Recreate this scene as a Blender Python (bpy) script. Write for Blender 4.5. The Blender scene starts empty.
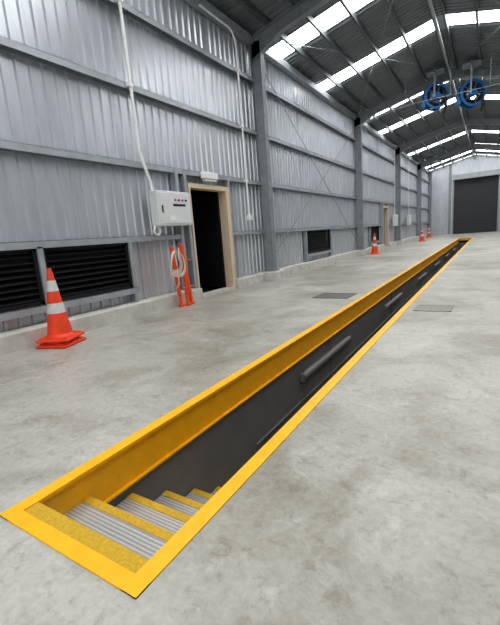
import bpy, math, random
from mathutils import Vector, Matrix
random.seed(4)
S=bpy.context.scene
S.view_settings.view_transform='Standard'
try: S.view_settings.look='Medium High Contrast'
except Exception: S.view_settings.look='None'
S.view_settings.exposure=0.08

# ---------------------------------------------------------------- materials
def newmat(name):
    m=bpy.data.materials.new(name); m.use_nodes=True
    nt=m.node_tree; b=nt.nodes['Principled BSDF']
    return m,nt,b
def simple(name,col,rough=.5,metal=0,var=.12,scale=6,bump=0.0,bscale=80,streak=None):
    m,nt,b=newmat(name)
    tc=nt.nodes.new('ShaderNodeTexCoord')
    mp=nt.nodes.new('ShaderNodeMapping')
    if streak: mp.inputs['Scale'].default_value=streak
    nt.links.new(tc.outputs['Object'],mp.inputs['Vector'])
    n=nt.nodes.new('ShaderNodeTexNoise'); n.inputs['Scale'].default_value=scale; n.inputs['Detail'].default_value=5
    nt.links.new(mp.outputs['Vector'],n.inputs['Vector'])
    r=nt.nodes.new('ShaderNodeValToRGB')
    r.color_ramp.elements[0].position=.3; r.color_ramp.elements[1].position=.7
    r.color_ramp.elements[0].color=[c*(1-var) for c in col]+[1]
    r.color_ramp.elements[1].color=[min(1,c*(1+var)) for c in col]+[1]
    nt.links.new(n.outputs['Fac'],r.inputs['Fac'])
    nt.links.new(r.outputs['Color'],b.inputs['Base Color'])
    b.inputs['Roughness'].default_value=rough; b.inputs['Metallic'].default_value=metal
    if bump:
        n2=nt.nodes.new('ShaderNodeTexNoise'); n2.inputs['Scale'].default_value=bscale
        nt.links.new(tc.outputs['Object'],n2.inputs['Vector'])
        bp=nt.nodes.new('ShaderNodeBump'); bp.inputs['Strength'].default_value=bump; bp.inputs['Distance'].default_value=.01
        nt.links.new(n2.outputs['Fac'],bp.inputs['Height']); nt.links.new(bp.outputs['Normal'],b.inputs['Normal'])
    return m
M_clad=simple('ribbed_zincalume',(.58,.605,.64),.33,.55,.07,3,streak=(1,3,.4))
M_roofc=simple('roof_underside_shaded',(.25,.27,.29),.5,.3,.08,3)  # silver sheet like the walls, its backlit shade put into the colour
M_galv=simple('galvanised_steel',(.36,.39,.41),.5,.5,.15,9)
M_steel=simple('portal_steel',(.31,.335,.355),.55,.3,.12,5)
M_girt=simple('girt_steel',(.40,.43,.46),.5,.4,.10,5)
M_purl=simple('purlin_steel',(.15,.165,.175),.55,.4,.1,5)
M_yel=simple('yellow_paint',(.93,.49,.012),.38,0,.06,9,.08,40)
M_yel2=simple('yellow_grit_nosing',(.60,.38,.03),.75,0,.15,60,.4,250)
M_pit=simple('pit_wall_paint',(.18,.183,.185),.5,0,.1,3)
M_pitf=simple('pit_floor',(.22,.22,.21),.7,0,.15,4)
M_kerb=simple('kerb_concrete',(.56,.55,.51),.85,0,.15,5,.2,60)
M_black=simple('black_louvre',(.012,.013,.015),.5,.1,.1,4)
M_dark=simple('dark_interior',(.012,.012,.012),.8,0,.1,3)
M_timber=simple('primed_timber',(.66,.54,.40),.7,0,.08,5,streak=(8,8,.5))
M_white=simple('white_pvc',(.82,.83,.83),.4,0,.03,5)
M_boxg=simple('enclosure_grey',(.68,.70,.71),.4,0,.03,5)
M_roll=simple('roller_door_charcoal',(.040,.043,.048),.45,.1,.08,5)
M_orange=simple('cone_orange',(.80,.07,.022),.5,0,.12,9)
M_bar=simple('barrier_orange',(.78,.10,.018),.5,0,.08,9)
M_refl=simple('reflective_band',(.62,.62,.60),.5,0,.12,15)
M_rope=simple('hose_cream',(.70,.64,.55),.6,0,.08,20)
M_blue=simple('reel_blue',(.02,.16,.42),.4,0,.08,9)
M_rub=simple('black_rubber',(.015,.015,.016),.5,0,.1,9)
M_red=simple('red_button',(.7,.02,.02),.4,0,.03,9)
M_grate=simple('cover_plate',(.16,.16,.15),.6,.3,.2,30,.5,90)
M_grate2=simple('cover_plate_dusty',(.31,.305,.28),.7,.05,.2,30,.5,90)
M_lamp=simple('lamp_diffuser_grey',(.19,.195,.20),.35,0,.05,5)

# ribbed aluminium tread
M_tread,nt,b=newmat('tread_aluminium')
tc=nt.nodes.new('ShaderNodeTexCoord'); w=nt.nodes.new('ShaderNodeTexWave'); w.bands_direction='Y'
w.inputs['Scale'].default_value=15; w.inputs['Distortion'].default_value=.3
nt.links.new(tc.outputs['Object'],w.inputs['Vector'])
r=nt.nodes.new('ShaderNodeValToRGB'); r.color_ramp.elements[0].color=(.36,.36,.36,1); r.color_ramp.elements[1].color=(.62,.62,.62,1)
nt.links.new(w.outputs['Fac'],r.inputs['Fac']); nt.links.new(r.outputs['Color'],b.inputs['Base Color'])
bp=nt.nodes.new('ShaderNodeBump'); bp.inputs['Strength'].default_value=.4; bp.inputs['Distance'].default_value=.01
nt.links.new(w.outputs['Fac'],bp.inputs['Height']); nt.links.new(bp.outputs['Normal'],b.inputs['Normal'])
b.inputs['Metallic'].default_value=.3; b.inputs['Roughness'].default_value=.45

# concrete floor
M_floor,nt,b=newmat('trowelled_concrete')
tc=nt.nodes.new('ShaderNodeTexCoord')
def noise(sc,det,rough=.55,dist=0):
    n=nt.nodes.new('ShaderNodeTexNoise'); n.inputs['Scale'].default_value=sc; n.inputs['Detail'].default_value=det
    n.inputs['Roughness'].default_value=rough; n.inputs['Distortion'].default_value=dist
    nt.links.new(tc.outputs['Object'],n.inputs['Vector']); return n
def ramp(src,stops):
    r=nt.nodes.new('ShaderNodeValToRGB'); e=r.color_ramp.elements
    e[0].position,e[0].color=stops[0][0],stops[0][1]; e[1].position,e[1].color=stops[-1][0],stops[-1][1]
    for p,c in stops[1:-1]:
        k=e.new(p); k.color=c
    nt.links.new(src,r.inputs['Fac']); return r
def mix(fac,a,bb,mode='MIX'):
    m=nt.nodes.new('ShaderNodeMix'); m.data_type='RGBA'; m.blend_type=mode
    if isinstance(fac,float): m.inputs[0].default_value=fac
    else: nt.links.new(fac,m.inputs[0])
    nt.links.new(a,m.inputs[6]); nt.links.new(bb,m.inputs[7]); return m.outputs[2]
base=ramp(noise(.45,6,.55,.5).outputs['Fac'],[(.32,(.31,.30,.255,1)),(.5,(.43,.42,.38,1)),(.68,(.54,.535,.505,1))])
warm=ramp(noise(1.3,8,.62,1.0).outputs['Fac'],[(.36,(.70,.665,.585,1)),(.54,(1,1,1,1)),(.8,(1.0,1.0,1.0,1))])
c1=mix(.75,base.outputs['Color'],warm.outputs['Color'],'MULTIPLY')
fine=ramp(noise(28,6,.7).outputs['Fac'],[(.3,(.76,.76,.76,1)),(.7,(1.1,1.1,1.1,1))])
c2=mix(.8,c1,fine.outputs['Color'],'MULTIPLY')
spk=ramp(noise(9,10,.8,.3).outputs['Fac'],[(.39,(.66,.63,.57,1)),(.47,(1,1,1,1)),(.9,(1,1,1,1))])
c3=mix(.6,c2,spk.outputs['Color'],'MULTIPLY')
# pale dusty smears
dust=ramp(noise(2.3,9,.7,1.6).outputs['Fac'],[(.56,(0,0,0,1)),(.70,(.45,.45,.45,1))])
pale=nt.nodes.new('ShaderNodeRGB'); pale.outputs[0].default_value=(.62,.61,.58,1)
c4=mix(dust.outputs['Color'],c3,pale.outputs[0])
nt.links.new(c4,b.inputs['Base Color'])
rr=ramp(noise(1.1,6,.6).outputs['Fac'],[(.3,(.30,.30,.30,1)),(.7,(.52,.52,.52,1))])
nt.links.new(rr.outputs['Color'],b.inputs['Roughness'])
bp=nt.nodes.new('ShaderNodeBump'); bp.inputs['Strength'].default_value=.14; bp.inputs['Distance'].default_value=.01
nt.links.new(noise(40,6,.7).outputs['Fac'],bp.inputs['Height']); nt.links.new(bp.outputs['Normal'],b.inputs['Normal'])

# translucent skylight sheet lit by daylight
M_sky,nt,b=newmat('translucent_rooflight')
b.inputs['Base Color'].default_value=(.8,.85,.88,1)
b.inputs['Emission Color'].default_value=(.985,.985,.975,1); b.inputs['Emission Strength'].default_value=10.5

# ---------------------------------------------------------------- builder
class B:
    def __init__(s): s.v=[];s.f=[];s.m=[];s.sm=[];s.mats=[]
    def mi(s,m):
        if m not in s.mats: s.mats.append(m)
        return s.mats.index(m)
    def add(s,vs,fs,m,smooth=False,T=None):
        o=len(s.v); k=s.mi(m)
        for p in vs:
            p=Vector(p)
            if T is not None: p=T@p
            s.v.append(tuple(p))
        for f in fs: s.f.append([o+i for i in f]); s.m.append(k); s.sm.append(smooth)
    def box(s,x0,x1,y0,y1,z0,z1,m,T=None):
        vs=[(x,y,z) for x in(x0,x1) for y in(y0,y1) for z in(z0,z1)]
        s.add(vs,[(0,1,3,2),(4,6,7,5),(0,4,5,1),(2,3,7,6),(0,2,6,4),(1,5,7,3)],m,False,T)
    def bbox(s,x0,x1,y0,y1,z0,z1,m,r=.01,T=None):
        vs=[];
        for sx in(0,1):
            for sy in(0,1):
                for sz in(0,1):
                    X=(x0,x1)[sx];Y=(y0,y1)[sy];Z=(z0,z1)[sz]
                    dx=r*(1-2*sx);dy=r*(1-2*sy);dz=r*(1-2*sz)
                    vs+=[(X,Y+dy,Z+dz),(X+dx,Y,Z+dz),(X+dx,Y+dy,Z)]
        def i(a,b_,c,k): return (a*4+b_*2+c)*3+k
        F=[]
        for a in(0,1):
            q=[i(a,0,0,0),i(a,1,0,0),i(a,1,1,0),i(a,0,1,0)]; F.append(q if a else q[::-1])
            q=[i(0,a,0,1),i(0,a,1,1),i(1,a,1,1),i(1,a,0,1)]; F.append(q if a else q[::-1])
            q=[i(0,0,a,2),i(1,0,a,2),i(1,1,a,2),i(0,1,a,2)]; F.append(q if a else q[::-1])
        for a in(0,1):
            for c in(0,1):
                F.append([i(a,c,0,0),i(a,c,1,0),i(a,c,1,1),i(a,c,0,1)])
                F.append([i(a,0,c,0),i(a,1,c,0),i(a,1,c,2),i(a,0,c,2)])
                F.append([i(0,a,c,1),i(1,a,c,1),i(1,a,c,2),i(0,a,c,2)])
                for d in(0,1): F.append([i(a,c,d,0),i(a,c,d,1),i(a,c,d,2)])
        s.add(vs,F,m,False,T)
    def tube(s,pts,r,m,seg=8,closed=False,T=None):
        pts=[Vector(p) for p in pts]; n=len(pts); vs=[]; up=None
        for k,p in enumerate(pts):
            if closed: t=(pts[(k+1)%n]-pts[k-1])
            else: t=(pts[min(k+1,n-1)]-pts[max(k-1,0)])
            t.normalize()
            if up is None:
                a=Vector((0,0,1)) if abs(t.z)<.9 else Vector((1,0,0))
                up=(a-t*a.dot(t)).normalized()
            else: up=(up-t*up.dot(t)).normalized()
            sd=t.cross(up); rk=r[k] if isinstance(r,(list,tuple)) else r
            for j in range(seg):
                an=2*math.pi*j/seg; vs.append(p+up*math.cos(an)*rk+sd*math.sin(an)*rk)
        F=[]
        for k in range(n if closed else n-1):
            for j in range(seg):
                a=k*seg+j;b_=k*seg+(j+1)%seg;c=((k+1)%n)*seg+(j+1)%seg;d=((k+1)%n)*seg+j
                F.append([a,b_,c,d])
        s.add(vs,F,m,True,T)
        if not closed: s.add(vs[:seg],[list(range(seg))[::-1]],m,False,T); s.add(vs[-seg:],[list(range(seg))],m,False,T)
    def lathe(s,prof,m,seg=28,T=None,smooth=True):
        vs=[(r*math.cos(2*math.pi*j/seg),r*math.sin(2*math.pi*j/seg),z) for r,z in prof for j in range(seg)]
        F=[[k*seg+j,k*seg+(j+1)%seg,(k+1)*seg+(j+1)%seg,(k+1)*seg+j] for k in range(len(prof)-1) for j in range(seg)]
        s.add(vs,F,m,smooth,T)
    def prism(s,poly,a,b_,axis,m,T=None):
        n=len(poly)
        def P(u,v,w): return {'Y':(u,w,v),'Z':(u,v,w),'X':(w,u,v)}[axis]
        vs=[P(u,v,a) for u,v in poly]+[P(u,v,b_) for u,v in poly]
        F=[[i,(i+1)%n,n+(i+1)%n,n+i] for i in range(n)]+[list(range(n))[::-1],[n+i for i in range(n)]]
        s.add(vs,F,m,False,T)
    def done(s,name,loc=None):
        me=bpy.data.meshes.new(name)
        vs=s.v
        if loc is not None: vs=[(a-loc[0],b_-loc[1],c-loc[2]) for a,b_,c in vs]
        me.from_pydata(vs,[],s.f)
        for m in s.mats: me.materials.append(m)
        for i,p in enumerate(me.polygons): p.material_index=s.m[i]; p.use_smooth=s.sm[i]
        me.update()
        ob=bpy.data.objects.new(name,me); bpy.context.collection.objects.link(ob)
        if loc is not None: ob.location=loc
        return ob

# ---------------------------------------------------------------- dimensions
XL=-5.42; RX=-1.50; XR=2*RX-XL       # clad planes, ridge
YN=-8.0; YF=43.0
EZ=6.02; SL=.235
def rz(x): return EZ+SL*((x-XL) if x<=RX else (XR-x))
PX0,PX1,PY0,PY1=-1.93,-1.00,.70,31.0
FR=[.6,9.4,18.2,27.0,35.8]

# floor
b=B()
def quad(x0,x1,y0,y1): b.box(x0,x1,y0,y1,-.15,0,M_floor)
quad(XL-.2,PX0,YN-6,YF+.3); quad(PX1,XR+.2,YN-6,YF+.3); quad(PX0,PX1,YN-6,PY0); quad(PX0,PX1,PY1,YF+.3)
b.done('floor')

# pit
b=B(); D=-1.45
ix0,ix1=PX0+.07,PX1-.07
b.box(PX0-.1,ix0-.02,PY0,PY1,D,-.02,M_pit)
b.box(ix1+.02,PX1+.1,PY0,PY1,D,-.151,M_pit)
b.box(PX0-.1,PX1+.1,PY1-.05,PY1+.1,D,-.151,M_pit); b.box(PX0-.1,PX1+.1,PY0-.1,PY0+.05,D,-.151,M_pit)
b.box(PX0-.1,PX1+.1,PY0-.1,PY1+.1,D-.1,D,M_pitf)
b.box(ix0-.02,ix0+.0,2.9,PY1-.1,-.80,-.785,M_pit)
for y in (5,9,13,17,21,25): b.box(ix0-.02,ix0-.008,y,y+.03,-1.4,-.3,M_pit)
b.done('inspection_pit')
b=B()
# yellow channel edging (C section) both long sides, flat bar at ends
def chan(xo,sgn):
    def bx(a,c,z0,z1):
        x0,x1=sorted((xo+sgn*a,xo+sgn*c)); b.box(x0,x1,PY0,PY1,z0,z1,M_yel)
    bx(0,.080,-.014,.006); bx(.0,.056,-.25,-.014); bx(.0,.078,-.263,-.25)
chan(PX0,1); chan(PX1,-1)
b.box(PX0,PX1,PY0,PY0+.07,-.012,.0065,M_yel); b.box(PX0,PX1,PY0,PY0+.055,-.16,-.012,M_yel)
b.box(PX0,PX1,PY1-.078,PY1,-.012,.0065,M_yel); b.box(PX0,PX1,PY1-.05,PY1,-.285,-.012,M_yel)
b.done('yellow_pit_edging')
# stairs
b=B(); y0=PY0+.07; sx0,sx1=ix0-.012,ix1+.012
b.box(ix0+.01,ix1-.01,y0,y0+.075,-.05,.0,M_yel2)
for k in range(1,9):
    z=-.166*k; a=y0+.06+.28*(k-1); e=a+.29
    b.box(sx0,sx1,a,e,z-.035,z,M_tread)
    b.box(sx0,sx1,e-.044,e+.006,z-.03,z+.004,M_yel2)
    b.box(sx0,sx1,a+.005,a+.02,z,z+.13,M_pit)
b.done('pit_stairs')
# pit lights
for i,y in enumerate((4.0,8.3,12.7,17.0,21.3,25.6)):
    b=B(); x=ix0-.018
    b.box(x,x+.02,y+.1,y+1.7,-.53,-.45,M_lamp)
    n=10
    prof=[(x+.02+.045*math.sin(math.pi*j/n),-.49-.045*math.cos(math.pi*j/n)) for j in range(n+1)]
    b.prism(prof,y,y+1.8,'Y',M_lamp)
    b.box(x,x+.06,y-.03,y,-.54,-.44,M_lamp); b.box(x,x+.06,y+1.8,y+1.83,-.54,-.44,M_lamp)
    b.done('pit_light_fitting')

# ---------------------------------------------------------------- walls
def ribs(a,b_,pitch=.19):
    pts=[];t=a
    while t<b_-1e-6:
        for dt,h in((0,0),(pitch*.70,0),(pitch*.78,1),(pitch*.92,1)):
            if t+dt<b_: pts.append((t+dt,h))
        t+=pitch
    pts.append((b_,0)); return pts
def clad_wall(b,x,sgn,y0,y1,z0,z1,m=M_clad):
    P=ribs(y0,y1); H=.032
    vs=[];F=[]
    for y,h in P: vs+=[(x+sgn*H*h,y,z0),(x+sgn*H*h,y,z1)]
    for i in range(len(P)-1): F.append([2*i,2*i+2,2*i+3,2*i+1])
    b.add(vs,F,m)
DY0,DY1,DZ=6.36,7.62,2.28
D2=(23.3,24.4)
WIN=[(1.2,4.62),(12.3,14.6),(20.6,22.4)]
WZ0,WZ1=.50,1.29
b=B()
cuts=sorted([(w[0],w[1],WZ0,WZ1) for w in WIN]+[(DY0,DY1,0,DZ),(D2[0],D2[1],0,DZ)])
y=YN
for c in cuts:
    clad_wall(b,XL,1,y,c[0],0,EZ)
    clad_wall(b,XL,1,c[0],c[1],c[3],EZ)
    if c[2]>0: clad_wall(b,XL,1,c[0],c[1],0,c[2])
    y=c[1]
clad_wall(b,XL,1,y,YF,0,EZ)
b.done('wall_left')
b=B(); clad_wall(b,XR,-1,YN,YF,0,EZ); b.done('wall_right')

DX0,DX1,DH=-3.12,.45,5.0
b=B()
def end_clad(b,y,x0,x1,z0):
    P=ribs(x0,x1); vs=[];F=[]
    for x,h in P: vs+=[(x,y-.028*h,z0),(x,y-.028*h,rz(x)+.1)]
    for i in range(len(P)-1): F.append([2*i,2*i+2,2*i+3,2*i+1])
    b.add(vs,F,M_clad)
end_clad(b,YF,XL,DX0,0); end_clad(b,YF,DX0,RX,DH); end_clad(b,YF,RX,DX1,DH); end_clad(b,YF,DX1,XR,0)
b.done('wall_far')
b=B(); n=50
for i in range(n):
    z0=i*DH/n; z1=(i+1)*DH/n
    b.prism([(YF-.02,z0),(YF-.045,z0+.02),(YF-.045,z1-.03),(YF-.02,z1),(YF+.03,z1),(YF+.03,z0)],DX0,DX1,'X',M_roll)
b.box(DX0-.12,DX0,YF-.12,YF,0,DH,M_steel); b.box(DX1,DX1+.12,YF-.12,YF,0,DH,M_steel)
b.box(DX0-.12,DX1+.12,YF-.5,YF-.03,DH,DH+.45,M_steel)
b.done('door_3')
b=B()
end_clad(b,YN,XL,-4.6,0); end_clad(b,YN,-4.6,RX,5.0); end_clad(b,YN,RX,1.6,5.0); end_clad(b,YN,1.6,XR,0)
b.done('wall_near')

# roof sheets + rooflights
SKW=.80
bands=[]
for f in [-8.2]+FR+[44.6]:
    for o in (1.15,4.6):
        if f+o+SKW<YF-.1 and f+o>YN: bands.append((f+o,f+o+SKW))
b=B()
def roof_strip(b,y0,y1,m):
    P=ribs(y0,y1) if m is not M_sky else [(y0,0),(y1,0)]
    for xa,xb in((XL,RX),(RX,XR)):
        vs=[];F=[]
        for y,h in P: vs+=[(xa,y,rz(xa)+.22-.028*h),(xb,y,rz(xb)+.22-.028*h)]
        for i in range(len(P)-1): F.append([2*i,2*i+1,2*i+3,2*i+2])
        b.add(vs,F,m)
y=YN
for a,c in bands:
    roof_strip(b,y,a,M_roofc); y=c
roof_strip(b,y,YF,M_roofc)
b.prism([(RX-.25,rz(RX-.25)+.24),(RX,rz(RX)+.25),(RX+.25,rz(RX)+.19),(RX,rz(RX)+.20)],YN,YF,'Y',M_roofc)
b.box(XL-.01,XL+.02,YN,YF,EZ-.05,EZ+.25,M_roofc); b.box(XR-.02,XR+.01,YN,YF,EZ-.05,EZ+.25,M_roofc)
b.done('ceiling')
b=B()
for a,c in bands: roof_strip(b,a,c,M_sky)
b.done('roof_skylights')

# purlins
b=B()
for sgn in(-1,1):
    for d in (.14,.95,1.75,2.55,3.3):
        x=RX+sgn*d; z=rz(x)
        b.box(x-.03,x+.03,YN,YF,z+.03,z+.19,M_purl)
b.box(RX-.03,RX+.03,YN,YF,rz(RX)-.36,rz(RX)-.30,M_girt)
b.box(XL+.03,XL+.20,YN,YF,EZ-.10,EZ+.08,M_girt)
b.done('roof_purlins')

# girts
b=B()
GZ=[1.34,2.60,3.85,5.10]
def girt(x,sgn,y0,y1,z):
    a,c=sorted((x+sgn*.035,x+sgn*.17)); b.box(a,c,y0,y1,z+.024,z+.030,M_girt)
    a,c=sorted((x+sgn*.162,x+sgn*.17)); b.box(a,c,y0,y1,z-.07,z+.030,M_girt)
    b.box(*sorted((x+sgn*.035,x+sgn*.043)),y0,y1,z-.07,z+.030,M_girt)
for z in GZ:
    if z<DZ:
        for a,c in((YN,DY0-.3),(DY1+.15,D2[0]-.3),(D2[1]+.15,YF)): girt(XL,1,a,c,z)
    else: girt(XL,1,YN,YF,z)
    girt(XR,-1,YN,YF,z)
for (a,c) in WIN:
    girt(XL,1,a-.1,c+.1,WZ0-.04)
    for yy in (a-.06,c): b.box(XL+.035,XL+.16,yy,yy+.06,.25,WZ1,M_girt)
for a,c in((DY0,DY1),D2):
    b.box(XL+.035,XL+.19,a-.40,a-.32,0.25,2.6,M_girt); b.box(XL+.035,XL+.19,c+.14,c+.20,0.25,2.6,M_girt)
    b.box(XL+.035,XL+.19,a-.15,a-.07,0.25,2.6,M_girt)
b.done('wall_girts')

# portal frames
def ibeam_v(b,x0,x1,y,z0,z1,m,w=.09,t=.014):
    b.box(x0,x0+t,y-w,y+w,z0,z1,m); b.box(x1-t,x1,y-w,y+w,z0,z1,m); b.box(x0,x1,y-.006,y+.006,z0,z1,m)
for y in FR:
    b=B(); cx=XL+.12
    for s in(1,-1):
        mx=lambda x: x if s==1 else 2*RX-x
        xa,xb=sorted((mx(cx),mx(cx+.30)))
        ibeam_v(b,xa,xb,y,.265,EZ-.05,M_steel)
        pa,pb=sorted((mx(XL+.10),mx(XL+.48)))
        b.box(pa,pb,y-.16,y+.16,.242,.265,M_steel)
        for dx in (.15,.43):
            for dy in (-.12,.12):
                b.tube([(mx(XL+dx),y+dy,.26),(mx(XL+dx),y+dy,.30)],.014,M_galv,6)
        def seg(x0,x1,d0,d1):
            z0,z1=rz(x0),rz(x1)
            X0,X1=mx(x0),mx(x1)
            def slab(o0a,o0b,o1a,o1b,w):
                poly=[(X0,z0+o0a),(X1,z1+o1a),(X1,z1+o1b),(X0,z0+o0b)]
                b.prism(poly,y-w,y+w,'Y',M_steel)
            slab(0,-.014,0,-.014,.085); slab(-d0,-d0+.014,-d1,-d1+.014,.085); slab(0,-d0,0,-d1,.006)
        seg(cx,cx+.9,.55,.30); seg(cx+.9,RX-.5,.30,.30); seg(RX-.5,RX,.30,.38)
        for xx in (cx+1.3,cx+2.6):
            b.tube([(mx(xx),y+.05,rz(xx)-.3),(mx(xx),y+.5,rz(xx)+.05)],.014,M_galv,6)
    b.done('steel_portal_frame')
b=B()
for x in (DX0-.35,DX1+.35):
    ibeam_v(b,x-.1,x+.1,YF-.14,0,rz(x)-.05,M_steel)
for x in(XL+.25,XR-.25): ibeam_v(b,x-.1,x+.1,YF-.14,0,EZ,M_steel)
b.done('end_wall_columns')

# cross bracing rods
b=B()
def rod(p,q): b.tube([p,q],.011,M_steel,6)
xb=XL+.22
rod((xb,9.5,.5),(xb,18.1,5.6)); rod((xb,9.5,5.6),(xb,18.1,.5))
for y0_,y1_ in((9.5,18.1),(35.9,42.7)):
    for s in (-1,1):
        xe=RX+s*3.6
        rod((xe,y0_,rz(xe)-.06),(RX,y1_,rz(RX)-.06)); rod((RX,y0_,rz(RX)-.06),(xe,y1_,rz(xe)-.06))
b.done('cross_bracing')

# kerb (raised plinth under the cladding)
b=B()
def kerb(y0,y1,xf,h): b.prism([(XL+.035,0),(xf,0),(xf,h-.015),(xf-.015,h),(XL+.035,h)],y0,y1,'Y',M_kerb)
kerb(YN+.05,DY0-.1,XL+.33,.235)
kerb(DY1+.15,D2[0]-.1,XL+.26,.225); kerb(D2[1]+.1,YF-.3,XL+.26,.225)
b.done('concrete_kerb')
for y in FR:
    b=B(); b.bbox(XL+.035,XL+.58,y-.34,y+.34,-.005,.242,M_kerb,.015); b.done('column_footing')

# louvre windows
for i,(a,c) in enumerate(WIN):
    b=B(); parts=[(a,3.02),(3.10,c)] if i==0 else [(a,c)]
    for (p,q) in parts:
        x0,x1=XL+.02,XL+.13
        b.box(x0,x1,p,p+.05,WZ0,WZ1,M_black); b.box(x0,x1,q-.05,q,WZ0,WZ1,M_black)
        b.box(x0,x1,p,q,WZ0,WZ0+.05,M_black); b.box(x0,x1,p,q,WZ1-.05,WZ1,M_black)
        b.box(XL-.03,XL-.01,p,q,WZ0,WZ1,M_dark)
        z=WZ0+.06
        while z<WZ1-.08:
            b.prism([(x0,z+.06),(x0,z+.068),(x1-.015,z+.008),(x1-.015,z)],p+.05,q-.05,'Y',M_black); z+=.085
    if i==0: b.box(XL+.03,XL+.17,3.02,3.10,WZ0,WZ1,M_girt)
    b.done('window_%d'%(i+1))
# doors
for i,(a,c) in enumerate(((DY0,DY1),D2)):
    b=B()
    x0,x1=XL-.02,XL+.20
    b.box(x0,x1,c,c+.13,0.0,DZ+.09,M_timber)
    b.box(x0,x1,a-.05,a,0.0,DZ+.09,M_timber)
    b.box(x0,x1,a,c,DZ,DZ+.09,M_timber)
    b.box(x0,x1+.02,a,c,0,.06,M_kerb)
    b.box(XL-1.1,XL-.03,c-.045,c-.005,.07,DZ-.01,M_black)
    b.tube([(XL-.9,c-.045,1.0),(XL-.9,c-.09,1.0),(XL-.8,c-.09,1.0)],.01,M_galv,6)
    b.done('door_%d'%(i+1))
    b=B()
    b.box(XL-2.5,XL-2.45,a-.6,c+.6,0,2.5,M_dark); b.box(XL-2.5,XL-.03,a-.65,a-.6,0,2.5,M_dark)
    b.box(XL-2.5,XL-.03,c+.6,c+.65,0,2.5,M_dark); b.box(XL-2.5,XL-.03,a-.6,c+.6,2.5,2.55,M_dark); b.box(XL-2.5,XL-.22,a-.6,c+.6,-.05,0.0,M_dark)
    b.done('wall_annex')

# ---------------------------------------------------------------- objects on the wall
xg=XL+.20
b=B()
b.bbox(xg,xg+.20,5.18,6.08,1.52,2.14,M_boxg,.012)
b.bbox(xg+.20,xg+.215,5.22,6.04,1.56,2.10,M_boxg,.006)
for y,m in((5.62,M_red),(5.72,M_black),(5.82,M_red),(5.92,M_black)):
    b.tube([(xg+.21,y,1.98),(xg+.235,y,1.98)],.018,m,12)
b.box(xg+.214,xg+.219,5.56,5.90,1.87,1.91,M_black)
b.box(xg+.214,xg+.222,5.26,5.29,1.75,1.88,M_black)
b.box(xg+.214,xg+.218,5.45,5.60,1.62,1.70,M_white)
b.done('electrical_switchboard')
def arc(c,r,a0,a1,n=8,x=0):
    return [(x,c[0]+r*math.cos(a0+(a1-a0)*i/n),c[1]+r*math.sin(a0+(a1-a0)*i/n)) for i in range(n+1)]
b=B(); cxx=xg+.03
b.tube([(cxx,5.26,2.145),(cxx,5.24,2.3),(cxx,5.14,2.55),(cxx,5.06,2.8),(cxx,5.03,5.4),(cxx-.05,5.0,5.9)],.027,M_white,10)
for z in GZ[2:]: b.box(cxx-.05,cxx+.035,4.99,5.08,z-.05,z,M_white)
b.tube([(cxx+.02,5.30,1.515)]+arc((5.24,1.45),.08,0,-math.pi*1.7,12,x=cxx+.03)+[(cxx+.02,5.33,1.51)],.022,M_white,8)
b.done('cable_conduit')
b=B()
b.tube([(cxx,8.52,1.765),(cxx,8.50,5.5),(cxx,8.47,5.68),(cxx,8.38,5.80),(cxx,8.25,5.86),(cxx,7.2,5.88)],.022,M_white,10)
b.bbox(xg,xg+.09,8.46,8.60,1.62,1.76,M_white,.01)
for z in GZ[1:]: b.box(cxx-.05,cxx+.03,8.47,8.56,z-.05,z,M_white)
b.done('cable_conduit')
b=B()
b.bbox(xg-.02,xg+.09,6.75,7.25,2.48,2.62,M_white,.015)
b.bbox(xg,xg+.075,6.78,7.22,2.43,2.48,M_refl,.008)
b.done('emergency_light')
for y in (25.6,30.5):
    b=B(); b.bbox(xg,xg+.2,y,y+.7,1.2,1.9,M_boxg,.012); b.tube([(xg+.08,y+.3,1.9),(xg+.08,y+.3,5.8)],.022,M_white,8)
    b.tube([(xg+.2,y+.2,1.7),(xg+.22,y+.2,1.7)],.03,M_red,10); b.done('wall_control_box')

# barrier posts
b=B()
for k,(y,dx,tilt,h) in enumerate(((5.44,.0,.03,1.12),(5.58,.05,-.04,1.16),(5.74,.0,.05,1.10))):
    x=XL+.46+dx
    T=Matrix.Translation((x,y,0))@Matrix.Rotation(tilt,4,'X')@Matrix.Rotation(-.06,4,'Y')
    b.bbox(-.028,.028,-.028,.028,0.0,h,M_bar,.008,T)
    b.bbox(-.045,.045,-.045,.045,0.0,.05,M_bar,.008,T)
    b.bbox(-.036,.036,-.036,.036,h-.03,h+.02,M_bar,.008,T)
    for z in (.25,.75): b.box(-.032,.032,-.032,.032,z,z+.03,M_bar,T)
for z in (.35,.85):
    b.tube([(XL+.53,5.44,z),(XL+.56,5.74,z+.02)],.011,M_bar,6)
b.done('safety_barrier')
# coil
b=B(); x=XL+.59
for k in range(6):
    ry=.13+.012*k+random.uniform(-.01,.01); rzz=.17+.012*k; cy=5.26+random.uniform(-.015,.015); cz=.84-.01*k
    pts=[(x+.012*k+.01*math.sin(3*t),cy+ry*math.cos(t),cz+rzz*math.sin(t)-.04*math.cos(2*t)) for t in [2*math.pi*i/28 for i in range(28)]]
    b.tube(pts,.008,M_rope,6,True)
b.tube([(x-.08,5.42,1.10),(x+.02,5.36,1.10),(x+.07,5.30,1.02),(x+.08,5.26,.9)],.009,M_rope,6)
b.tube([(x+.03,5.16,.74),(x+.03,5.12,.52),(x+.02,5.19,.38),(x+.02,5.28,.48),(x+.02,5.26,.72)],.008,M_rope,6)
b.done('rope_coil')

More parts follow.
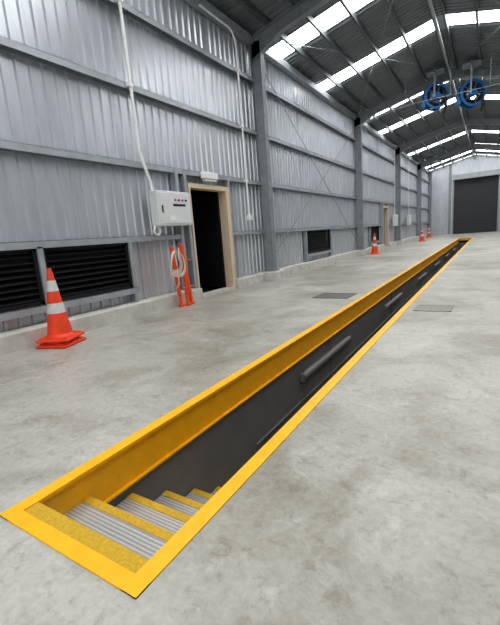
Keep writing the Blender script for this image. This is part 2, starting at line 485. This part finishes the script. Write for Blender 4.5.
# cones
def cone(x,y,stack=1,rot=.2,s=1.0):
    b=B(); z=0
    T0=Matrix.Translation((x,y,0))@Matrix.Rotation(rot,4,'Z')@Matrix.Scale(s,4)
    for k in range(stack):
        w=.205
        T=T0@Matrix.Translation((0.01*k,-.012*k,z))@Matrix.Rotation(.12*k,4,'Z')
        b.bbox(-w,w,-w,w,0.0,.035,M_orange,.012,T)
        b.bbox(-w+.025,w-.025,-w+.025,w-.025,.03,.05,M_orange,.01,T)
        if k<stack-1:
            b.lathe([(.165,.045),(.158,.10)],M_orange,28,T); z+=.075
    def R(h): return .145+(.026-.145)*h/.80
    b.lathe([(.17,.045),(.155,.06),(R(.03),.075)],M_orange,32,T)
    for a,c,m in((.03,.28,M_orange),(.28,.40,M_refl),(.40,.54,M_orange),(.54,.67,M_refl),(.67,.80,M_orange)):
        o=.002 if m is M_refl else 0
        b.lathe([(R(a)+o,a+.045),(R(c)+o,c+.045)],m,32,T)
    b.lathe([(R(.80),.845),(.024,.855),(.015,.853),(.012,.80)],M_orange,32,T)
    b.done('traffic_cone')
cone(-4.79,2.86,2,.35,1.08)
cone(-4.57,18.5,1,.1,1.1)
cone(-4.1,29.8,1,.3,1.1)
cone(-4.6,37.5,1,.3,1.1)

# floor covers
for x0,x1,y0,y1,mm in((-2.80,-2.12,6.62,7.20,M_grate),(-.90,-.42,5.75,6.2,M_grate2)):
    b=B()
    b.box(x0,x1,y0,y1,-.02,.003,mm)
    for a in (x0,x1-.03): b.box(a,a+.03,y0,y1,0,.006,mm)
    for a in (y0,y1-.03): b.box(x0,x1,a,a+.03,0,.006,mm)
    for k in range(1,7):
        xx=x0+(x1-x0)*k/7; b.box(xx-.006,xx+.006,y0+.04,y1-.04,0,.006,mm)
    b.done('floor_access_cover')

# blue exhaust hose reels hung below second frame
for X,Z in((-2.0,5.92),(-.80,5.74)):
    b=B(); Y=17.6
    T=Matrix.Translation((X,Y,Z))@Matrix.Rotation(math.radians(90),4,'X')@Matrix.Rotation(.5,4,'Y')
    def ring(r0,r1,z0,z1,m): b.lathe([(r0,z0),(r1,z0),(r1,z1),(r0,z1),(r0,z0)],m,32,T,False)
    ring(.38,.46,-.17,-.14,M_blue); ring(.38,.46,.14,.17,M_blue); ring(.0,.12,-.2,.2,M_blue)
    ring(.26,.30,-.17,.17,M_rub)
    for k in range(5):
        a=k*2*math.pi/5
        for zz in(-.16,.15):
            b.tube([(.1*math.cos(a),.1*math.sin(a),zz),(.42*math.cos(a),.42*math.sin(a),zz)],.025,M_blue,6,T=T)
    for k in range(5):
        zz=-.11+.055*k
        b.tube([(.345*math.cos(t),.345*math.sin(t),zz) for t in [2*math.pi*i/24 for i in range(24)]],.045,M_rub,8,True,T=T)
    for sx in(-.24,.24):
        b.box(X-.03,X+.03,Y+sx-.02,Y+sx+.02,Z-.05,rz(X)+.02,M_steel)
    b.box(X-.30,X+.30,Y-.26,Y+.26,rz(X)-.10,rz(X)-.04,M_steel)
    b.tube([(X+.36,Y,Z-.1),(X+.38,Y,Z-.45),(X+.30,Y,Z-.65)],.055,M_rub,8)
    b.bbox(X-.48,X-.3,Y-.13,Y+.13,Z-.32,Z+.0,M_blue,.02)
    b.done('exhaust_hose_reel')
b=B()
b.tube([(-4.9,16.6,5.2),(-3.2,16.6,5.55),(-2.6,16.6,5.6),(1.9,16.6,5.6)],.012,M_galv,8)
for x in(-2.9,-1.4,-.2): b.tube([(x,16.6,5.6),(x,16.6,rz(x)+.02)],.008,M_galv,6)
b.done('overhead_air_pipe')

# ---------------------------------------------------------------- world
w=bpy.data.worlds.new('World'); S.world=w; w.use_nodes=True
nt=w.node_tree; bg=nt.nodes['Background']
sk=nt.nodes.new('ShaderNodeTexSky'); sk.sky_type='HOSEK_WILKIE'; sk.turbidity=6; sk.sun_direction=(.3,-.5,.8)
mx=nt.nodes.new('ShaderNodeMix'); mx.data_type='RGBA'; mx.inputs[0].default_value=.75
nt.links.new(sk.outputs[0],mx.inputs[6]); mx.inputs[7].default_value=(.99,.98,.96,1)
nt.links.new(mx.outputs[2],bg.inputs['Color']); bg.inputs['Strength'].default_value=1.6
b=B(); b.box(-30,30,-40,YN-6,-.2,-.02,M_kerb); b.done('ground')

# ---------------------------------------------------------------- camera
cam=bpy.data.cameras.new('camera'); co=bpy.data.objects.new('camera',cam); bpy.context.collection.objects.link(co)
R=Matrix(((0.850711,-0.036527,0.524363),(0.520119,0.202616,-0.829712),(-0.075938,0.978577,0.191366)))
co.matrix_world=Matrix.Translation((0,0,1.2))@R.to_4x4()
cam.sensor_fit='HORIZONTAL'; cam.sensor_width=36; cam.lens=384.93/500*36
cam.clip_start=.05; cam.clip_end=200
S.camera=co
